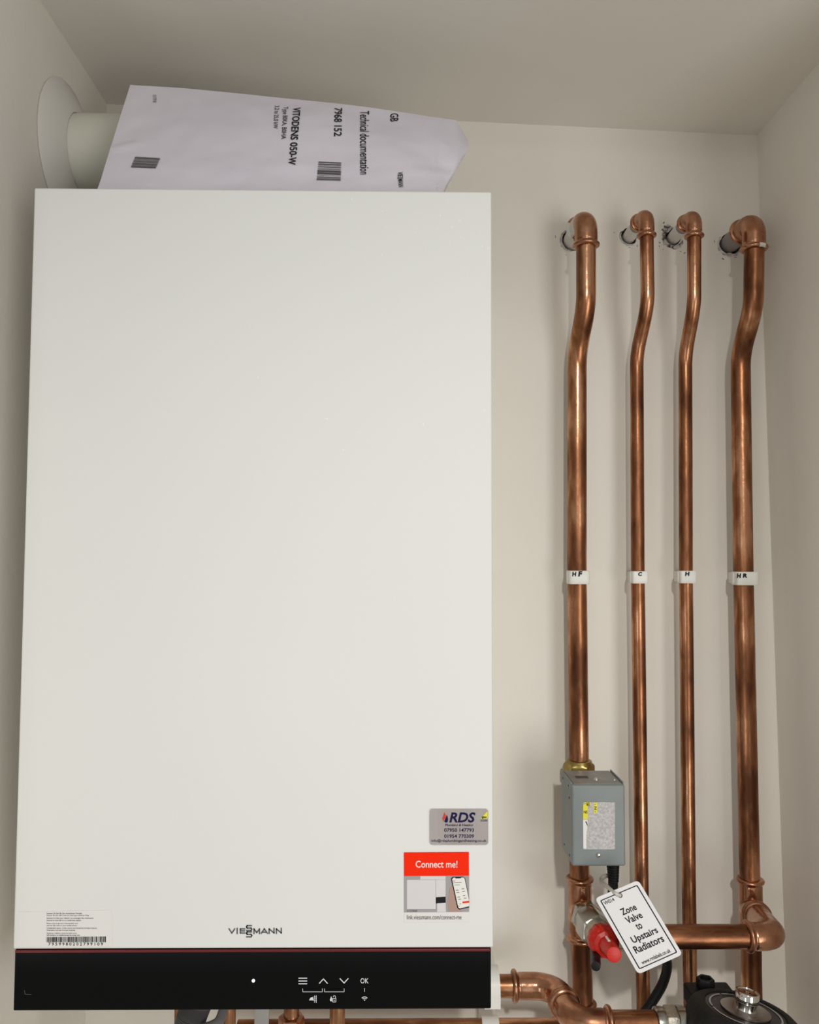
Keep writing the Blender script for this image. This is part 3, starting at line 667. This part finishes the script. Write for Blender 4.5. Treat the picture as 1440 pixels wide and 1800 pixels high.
# ------------------------------------------------------------------ automatic bypass valve with red cap
bv = empty('bypass_valve', tuple(hb), 'nickel bypass valve with red adjusting cap sticking out below the grey box', 'valve')
def vp(d): return hb+vdir*d
bm = bmesh.new(); lathe(bm, [(.0120, .0004), (.0170, .0012), (.0178, .003), (.0178, .010), (.0170, .0115), (.0135, .012)], hb, vdir, 60, rf=lambda a, h: hexf(a+.3)); obj('union_nut', bm, 'chrome', bv, label='hexagonal nickel union nut')
bm = bmesh.new(); lathe(bm, [(.0135, .0115), (.0168, .0125), (.0168, .0165), (.0155, .0175), (.0155, .0185), (.0170, .0195), (.0182, .021), (.0185, .030), (.0185, .050), (.0178, .053), (.0150, .0545)], hb, vdir, 60, rf=lambda a, h: hexf(a+.1) if h > .02 else 1); obj('valve_body', bm, 'chrome', bv)
bm = bmesh.new(); sweep(bm, [vm+Vector((.012, 0, CZ-vm.z)), (vm.x+.022, CYP, CZ), (vm.x+.022, CYP, CZ), (vm.x+.035, CYP, CZ)], [.0130, .0130, .0160, .0160], 32); obj('outlet_nut', bm, 'chrome', bv)
bm = bmesh.new(); lathe(bm, [(.0150, .054), (.0140, .0555), (.0136, .060), (.0132, .069), (.0110, .070)], hb, vdir, 40); obj('bonnet', bm, 'satin', bv, label='pale satin neck')
bm = bmesh.new(); lathe(bm, [(.0110, .069), (.0152, .0695), (.0156, .071), (.0156, .079), (.0146, .0815), (.0128, .083), (.0120, .086), (.0085, .0875), (.0082, .090), (.0076, .112), (.0072, .1135), (.0064, .1138)], hb, vdir, 96, rf=lambda a, h: 1+.045*(math.sin(a*14) > 0) if .0694 < h < .082 else 1+.03*(math.sin(a*10) > .2 and h < .108)); rc = obj('adjusting_cap', bm, 'red', bv, label='red plastic adjusting cap')
bm = bmesh.new(); pin = vp(.089)+Vector((-.001, 0, .0085)); sweep(bm, [pin, pin+vdir*.011+Vector((0, 0, -.0003))], [.0013, .0013], 12); obj('pointer', bm, 'white_print', rc, label='small white pointer')
a = vp(.060)+Vector((-.004, .004, -.012)); b = at(1047.5, 1699, .125)
bm = bmesh.new(); sweep(bm, spline([a, a.lerp(b, .45), a.lerp(b, .93), b], 6), [.0052]*6+[.0050]*6+[.0046]*5+[.0042, .0030], 20); obj('drain_spout', bm, 'cable', bv, label='short black rubber sleeve hanging underneath')

# ------------------------------------------------------------------ plastic tag and its tie
TC = [at(1046, 1579, .128), at(1122, 1547, .128), at(1200, 1677.5, .108), at(1122, 1712.5, .108)]   # TL TR BR BL
tn = (TC[1]-TC[0]).cross(TC[3]-TC[0]).normalized(); tn = tn if tn.y < 0 else -tn
def tagf(off=.0):
    def q(s, t):      # s along the width 0..54, t down the height 0..100
        k, m = s/54, t/100
        return (TC[0]*(1-k)+TC[1]*k)*(1-m)+(TC[3]*(1-k)+TC[2]*k)*m + tn*off
    return q
tag = None
bm = bmesh.new(); pts = rrect(None, 0, 0, 54, 100, 4.5); hole = [(27+1.9*math.cos(2*math.pi*k/16), 7+1.9*math.sin(2*math.pi*k/16)) for k in range(16)]
slab(bm, tagf(.0006), tagf(-.0006), pts)
tag = obj('tag', bm, 'tag', None, smooth=30, origin=TC[0], label='white plastic tag reading Zone Valve to Upstairs Radiators hanging beside the red cap', cat='tag')
bm = bmesh.new(); g = tagf(.0009)
o, i_ = rrect(None, 3.8, 4.6, 50.2, 95.4, 1.5, 4), rrect(None, 5.0, 5.7, 49.0, 94.3, .8, 4)
vo = [bm.verts.new(g(*p)) for p in o]; vi = [bm.verts.new(g(*p)) for p in i_]
for k in range(len(o)): bm.faces.new((vo[k], vo[(k+1) % len(o)], vi[(k+1) % len(o)], vi[k]))
obj('border_line', bm, 'ink', tag, smooth=0, label='thin black border line')
bm = bmesh.new(); text(bm, g, 'VH214', 6.2, 11.8, 18.5, 7.4, bold=.015)
for s, x0, x1, y, c, d in (('Zone', 18, 36, 31.5, 8.3, 0), ('Valve', 18, 37, 43, 8.6, 0), ('to', 24.5, 31, 54, 7.9, 0), ('Upstairs', 12.5, 43.5, 68.4, 10.6, 0), ('Radiators', 9.5, 44.5, 78, 8.9, 0)):
    text(bm, g, s, x0, y, x1, y-c, bold=.02)
text(bm, g, 'www.rmlabels.co.uk', 9.5, 92, 44.5, 87.4, bold=.015)
obj('lettering', bm, 'ink', tag, smooth=0, label='black words on the tag')
bm = bmesh.new(); h0 = tagf(.0008)(27, 8.5); lathe(bm, [(.0021, 0), (.0021, .0003)], h0, tn, 20); obj('tag_hole', bm, 'grey_ink', tag, label='small punched hole')
zt = at(1060, 1547, .19).z; tp = [h0+tn*.0012, at(1081, 1569.5, .124), at(1070, 1560.5, .145), at(1057.5, 1549, .188), Vector((gp.x-.0085, .199, zt)), Vector((gp.x, .2035, zt))]
bm = bmesh.new(); sp = spline(tp, 8); sweep(bm, sp, [.0015+.0008*min(1, max(0, (k-8)/12)) for k in range(len(sp))], 12); obj('cable_tie', bm, 'nylon', None, origin=tp[-1], label='pale nylon tie holding the white tag to the black cable gland', cat='cable tie')

# ------------------------------------------------------------------ clips of the risers
def clip(px, py, wpx, hpx, pxpipe, rt, mark, box_t, lab, grp='riser clips', key_hinge=True):
    c = at(pxpipe, py, PY); h = hpx*.000662/2; wdt = wpx*.000650/2; off = (px-pxpipe)*.00066
    root = empty('pipe_clip', (c.x, WY, c.z), lab, 'pipe clip', grp)
    bm = bmesh.new(); N = 72; yf = rt+.0030; ya = rt+.0020
    def outer(a):
        dx, dy = math.cos(a), math.sin(a); p = 7.0 if dy < .05 else 2.1
        ex = wdt; ey = yf if dy < 0 else ya
        k = (abs(dx/ex)**p+abs(dy/ey)**p)**(-1/p); return (dx*k+off, dy*k)
    rows = []
    for kind, zz, sh in (('i', -h, 0), ('o', -h, .0006), ('o', -h+.0008, 0), ('o', h-.0008, 0), ('o', h, .0006), ('i', h, 0)):
        rg = []
        for k in range(N):
            a = 2*math.pi*k/N
            if kind == 'i': x, y = (rt+.0004)*math.cos(a), (rt+.0004)*math.sin(a)
            else: x, y = outer(a); x *= 1-sh/wdt; y *= 1-sh/yf
            rg.append(bm.verts.new((c.x+x, PY+y, c.z+zz)))
        rows.append(rg)
    rows.append(rows[0])
    for r0, r1 in zip(rows, rows[1:]):
        for k in range(N): bm.faces.new((r0[k], r0[(k+1) % N], r1[(k+1) % N], r1[k]))
    obj('clip_band', bm, 'clip', root)
    bm = bmesh.new(); box(bm, c.x-rt*.45, c.x+rt*.45, PY+ya-.0004, WY-.0002, c.z-h*.9, c.z+h*.9, .001); obj('clip_base', bm, 'clip', root, smooth=12)
    if key_hinge:
        bm = bmesh.new(); lathe(bm, [(.0012, -h*.8), (.0015, -h*.6), (.0015, h*.6), (.0012, h*.8)], (c.x+off-wdt+.0004, PY-rt*.3, c.z), (0, 0, 1), 16); obj('clip_hinge', bm, 'clip', root)
    if mark:
        g = panel(PY-yf-.0003); bm = bmesh.new()
        for ch, x0, y0, x1, y1 in box_t: text(bm, g, ch, x0, y1, x1, y0, bold=.055, shear=.1)
        obj('lettering', bm, 'ink', root, smooth=0, label='black handwritten ' + mark)
    return root
clip(1015, 1014.5, 38, 23.5, 1014.5, R22, 'HF', (('H', 1006, 1005, 1013.5, 1013), ('F', 1016.5, 1004, 1024, 1013.5)), 'white pipe clip with handwritten HF on the leftmost riser')
clip(1122, 1014.5, 29, 21.5, 1121.5, R15, 'C', (('C', 1122, 1005.5, 1129, 1012.5),), 'white pipe clip with handwritten C on a slim riser')
clip(1206, 1014, 30, 22, 1206, R15, 'H', (('H', 1204.5, 1005, 1212.5, 1012.5),), 'white pipe clip with a single handwritten H on a slim riser')
clip(1307.5, 1016.5, 41, 23.5, 1307, R22, 'HR', (('H', 1295.5, 1008, 1303, 1016), ('R', 1306, 1008, 1314, 1015.5)), 'white pipe clip with handwritten HR beside the right wall')

# ------------------------------------------------------------------ boiler flow pipe, bottom right of the boiler
AY, BY = .215, .140; RA = .0120
pa = at(900, 1733, AY); zA = pa.z; pbz = at(1100, 1799, BY).z
fp = empty('copper_pipe', (pa.x, AY, zA), 'thick copper pipe with two elbows leaving the boiler corner for the pump', 'pipe')
c1 = Vector((at(977, 1740, AY).x, AY, zA)); c2 = Vector((c1.x+.004, BY, pbz))
bm = bmesh.new(); sweep(bm, [(.13, AY, zA), (pa.x+.012, AY, zA)], RA-.0004, 36); obj('tube', bm, 'copper_side', fp)
s0 = at(899.5, 1733, AY)
mid = c1.lerp(c2, .50)
bm = bmesh.new(); fitting(bm, fillet([Vector((s0.x, AY, zA)), c1, mid], .026, 14), RA+.0016, RA+.0048, bl=.0062); obj('elbow_fitting', bm, 'copper_fit', fp, label='bright copper elbow by the boiler corner')
e2 = Vector((at(1076, 1799, BY).x, BY, pbz))
bm = bmesh.new(); fitting(bm, fillet([mid+Vector((0, .002, 0)), c2, e2], .024, 14), RA+.0018, RA+.0048, bl=.0062); obj('elbow_fitting', bm, 'copper_fit', fp, label='bright copper elbow nearest the frame bottom')
nx0 = at(1152, 1799, BY).x
bm = bmesh.new(); sweep(bm, [e2-Vector((.012, 0, 0)), (nx0+.001, BY, pbz)], RA, 36); obj('tube', bm, 'copper_side', fp)
# clip that holds it, half behind the boiler
def side_clip(x0, x1, Yc, zc_, rt, ro, lab, top=True):
    root = empty('pipe_clip', ((x0+x1)/2, WY, zc_), lab, 'pipe clip')
    bm = bmesh.new(); pr = []; pin_ = []
    N = 40
    for k in range(N+1):                       # rounded top, flat bottom
        a = math.pi*k/N; pr.append((-ro*math.cos(a), ro*math.sin(a)))
    pr = [(-ro, -ro)]+pr+[(ro, -ro)]
    outl = []
    for k in range(64):
        a = 2*math.pi*k/64; dx, dz = math.cos(a), math.sin(a)
        r = ro if dz > 0 else min(ro/max(abs(dx), 1e-6), (rt+.0026)/max(abs(dz), 1e-6))
        outl.append((dx*r, dz*r))
    rows = []
    for kind, x in (('i', x0), ('o', x0), ('o', x1), ('i', x1)):
        rows.append([bm.verts.new((x, Yc+((rt+.0004)*math.cos(2*math.pi*k/64) if kind == 'i' else outl[k][0]), zc_+((rt+.0004)*math.sin(2*math.pi*k/64) if kind == 'i' else outl[k][1]))) for k in range(64)])
    rows.append(rows[0])
    for r0, r1 in zip(rows, rows[1:]):
        for k in range(64): bm.faces.new((r0[k], r0[(k+1) % 64], r1[(k+1) % 64], r1[k]))
    obj('clip_band', bm, 'clip', root)
    bm = bmesh.new(); box(bm, x0, x1, Yc+ro-.0003, WY-.0002, zc_-rt*.9, zc_+ro*.5, .001); obj('clip_base', bm, 'clip', root, smooth=12)
xe = at(878.5, 1733, AY-.012).x
side_clip(xe-.017, xe, AY, zA, RA, .0205, 'white pipe clip peeping out right of the black boiler strip')

# ------------------------------------------------------------------ level pipe along the wall and pipes under the boiler
LY = .252; lz = at(700, 1790, LY).z-.0125
bm = bmesh.new(); sweep(bm, [(-.06, LY, lz), (c1.x+.01, LY, lz)], .0112, 32)
obj('copper_pipe', bm, 'copper_side', None, origin=(.1, LY, lz), label='level copper pipe along the wall below the boiler', cat='pipe')
cx0 = at(850, 1790, LY-.02).x; cx1 = at(880, 1790, LY-.02).x
side_clip(cx0, cx1, LY, lz, .0112, .0140, 'white pipe clip on the level pipe below the boiler corner')
for i, (px, YY, r, lab) in enumerate(((401, .16, .0077, 'short copper pipe under the boiler between hose and grey strap'), (512.5, .14, .0078, 'short copper pipe with a nut under the boiler just left of the menu symbol'), (593, .15, .0077, 'short copper pipe under the boiler below the padlock symbol'))):
    x = at(px, 1785, YY).x; root = empty('copper_pipe', (x, YY, Z0-.09), lab, 'pipe', 'pipes under the boiler')
    bm = bmesh.new(); sweep(bm, [(x, YY, Z0+.0035), (x, YY, Z0-.11)], r, 28); obj('tube', bm, 'copper', root)
    if i == 1:
        zz = at(px, 1795, YY-.01).z; bm = bmesh.new(); lathe(bm, [(r+.0004, 0), (.0125, -.001), (.0130, -.003), (.0130, -.012), (.012, -.014), (r+.0004, -.0145)], (x, YY, zz), (0, 0, 1), 48, rf=lambda a, h: hexf(a), cap=False); obj('nut', bm, 'copper_fit', root, label='hexagonal nut')
hp = spline([at(347, 1760, .125), at(338, 1785, .125), at(331, 1815, .125), at(326, 1860, .125)], 30); hp[0].z = min(hp[0].z, Z0-.001)
hp = [p for p in hp if p.z < Z0+.002]
bm = bmesh.new(); sweep(bm, hp, [.0135+.0016*math.cos(k*1.55) for k in range(len(hp))], 28)
root = empty('condensate_hose', tuple(hp[-1]), 'ribbed grey hose under the left part of the boiler', 'hose'); obj('hose', bm, 'hose', root)
bm = bmesh.new(); hz = at(370, 1792, .12); sweep(bm, spline([at(352, 1806, .118), at(366, 1806, .112), at(384, 1796, .116), at(393, 1776, .125)], 8), .0048, 16); obj('hose_loop', bm, 'hose', root)
sx = at(462, 1790, .12); bm = bmesh.new(); hexa(bm, [(sx.x-.0085, .119, Z0-.09), (sx.x+.0055, .119, Z0-.09), (sx.x+.0055, .122, Z0-.09), (sx.x-.0085, .122, Z0-.09), (sx.x-.006, .119, Z0-.0145), (sx.x+.0075, .119, Z0-.0145), (sx.x+.0075, .122, Z0-.0145), (sx.x-.006, .122, Z0-.0145)], .0004)
hexa(bm, [(sx.x-.006, .119, Z0-.0175), (sx.x+.0075, .119, Z0-.0175), (sx.x+.0075, .16, Z0+.0015), (sx.x-.006, .16, Z0+.0015), (sx.x-.006, .119, Z0-.0145), (sx.x+.0075, .119, Z0-.0145), (sx.x+.0075, .16, Z0+.0038), (sx.x-.006, .16, Z0+.0038)])
obj('hanging_strap', bm, 'strap', None, origin=(sx.x, .12, Z0-.09), label='flat grey strap hanging under the middle of the boiler', cat='strap')
# dark copper elbow beside the hose
bm = bmesh.new(); q = at(322, 1785, .17); sweep(bm, [(q.x, .17, Z0+.0035), (q.x-.001, .17, Z0-.03), (q.x-.001, .17, Z0-.11)], .0078, 24)
obj('copper_pipe', bm, 'copper', None, origin=(q.x, .17, Z0-.1), label='short copper pipe under the boiler just left of the grey hose', cat='pipe')

# ------------------------------------------------------------------ circulation pump, bottom right
pc = at(1311, 1775, .125); axis = Vector((.15, .06, 1)).normalized()
pump = empty('circulation_pump', tuple(pc-Vector((0, 0, .14))), 'black circulation pump with chrome centre cap below the right-hand pipes', 'pump')
def groove(a, h):
    return 1-.022*(math.cos(a*26) > .55) if h < -.016 else 1
bm = bmesh.new(); lathe(bm, [(.048, -.10), (.053, -.098), (.0550, -.09), (.0562, -.030), (.0558, -.018), (.0548, -.012), (.0515, -.0050), (.0465, -.0012), (.0430, .0), (.0385, -.0002), (.0380, -.0018), (.001, -.0020)], pc, axis, 156, rf=groove); obj('motor_housing', bm, 'black_rough', pump, label='ribbed black motor housing')
bm = bmesh.new(); lathe(bm, [(.0376, -.0022), (.0376, -.0012), (.001, -.0010)], pc, axis, 64); face = obj('pump_face', bm, 'black_face', pump, label='dark round face plate')
bm = bmesh.new()
n_ = (Vector((1, 0, 0))-axis*axis.x).normalized(); b_ = axis.cross(n_)
def pf(a, r, h=-.0006): return pc+axis*h+(n_*math.cos(a)+b_*math.sin(a))*r
for k in range(72):
    a0, a1 = 2*math.pi*k/72, 2*math.pi*(k+1)/72
    if k in (14, 15, 49, 50, 51, 22, 36): continue
    vs = [bm.verts.new(pf(a0, .0325)), bm.verts.new(pf(a1, .0325)), bm.verts.new(pf(a1, .0342)), bm.verts.new(pf(a0, .0342))]; bm.faces.new(vs)
obj('scale_ring', bm, 'strap', face, smooth=0, label='thin grey printed ring')
bm = bmesh.new(); lathe(bm, [(.0235, -.0008), (.0235, .0006), (.022, .0010), (.010, .0012)], pc, axis, 64); obj('metal_disc', bm, 'plate', face, label='shiny metal disc')
bm = bmesh.new(); lathe(bm, [(.0105, .0008), (.0100, .003), (.0098, .0075), (.0112, .0080), (.0115, .0090), (.0115, .0165), (.0108, .0175), (.0092, .0175), (.0088, .0166), (.0030, .0162), (.0028, .0140), (.0005, .0140)], pc, axis, 48); obj('centre_cap', bm, 'polished', pump, label='polished chrome centre cap')
bm = bmesh.new(); a = -1.15; bm.faces.new([bm.verts.new(p) for p in (pf(-1.28, .0325, -.0003), pf(-1.05, .0325, -.0003), pf(-1.15, .0375, -.0003))]); obj('warning_triangle', bm, 'yellow_ink', face, smooth=0, label='tiny yellow triangle')
# terminal bracket and hexagonal knob behind the motor
kb = at(1241, 1747, .175)
bm = bmesh.new(); t0, t1 = at(1213, 1764, .172), at(1291, 1752, .172); box(bm, t0.x, t1.x, .168, .192, kb.z-.014, kb.z+.004, .002)
obj('connector_bracket', bm, 'black', pump, smooth=12, label='black bracket behind the motor')
bm = bmesh.new(); lathe(bm, [(.0090, 0), (.0093, .001), (.0093, .0095), (.0086, .0105), (.0060, .0105), (.0058, .0080), (.001, .0080)], Vector((at(1241, 1740, .178).x, .179, kb.z+.0035)), (0, 0, 1), 48, rf=lambda a, h: hexf(a+.4)); obj('hex_knob', bm, 'black', pump, label='black hexagonal knob')
# union between pipe and pump
nx1 = at(1212, 1799, BY).x; L = nx1-nx0; rn = .0148
bm = bmesh.new(); lathe(bm, [(RA+.0005, 0), (rn, .0006), (rn+.0004, .002), (rn+.0004, L*.22), (rn-.0006, L*.24), (rn-.0006, L*.28)], (nx0, BY, pbz), (1, 0, 0), 48, cap=False); obj('union_ring', bm, 'chrome', pump)
bm = bmesh.new(); lathe(bm, [(rn-.001, L*.27), (rn+.0016, L*.28), (rn+.0018, L*.30), (rn+.0018, L*.60), (rn+.0012, L*.62), (rn-.001, L*.63)], (nx0, BY, pbz), (1, 0, 0), 48, rf=lambda a, h: hexf(a+.25)); obj('union_nut', bm, 'satin', pump, label='grained nickel union nut')
bm = bmesh.new(); lathe(bm, [(rn-.001, L*.62), (rn+.001, L*.64), (rn+.001, L*.84), (rn-.0005, L*.86), (rn-.001, L*.98), (rn-.001, L+.008)], (nx0, BY, pbz), (1, 0, 0), 48); obj('union_sleeve', bm, 'chrome', pump)
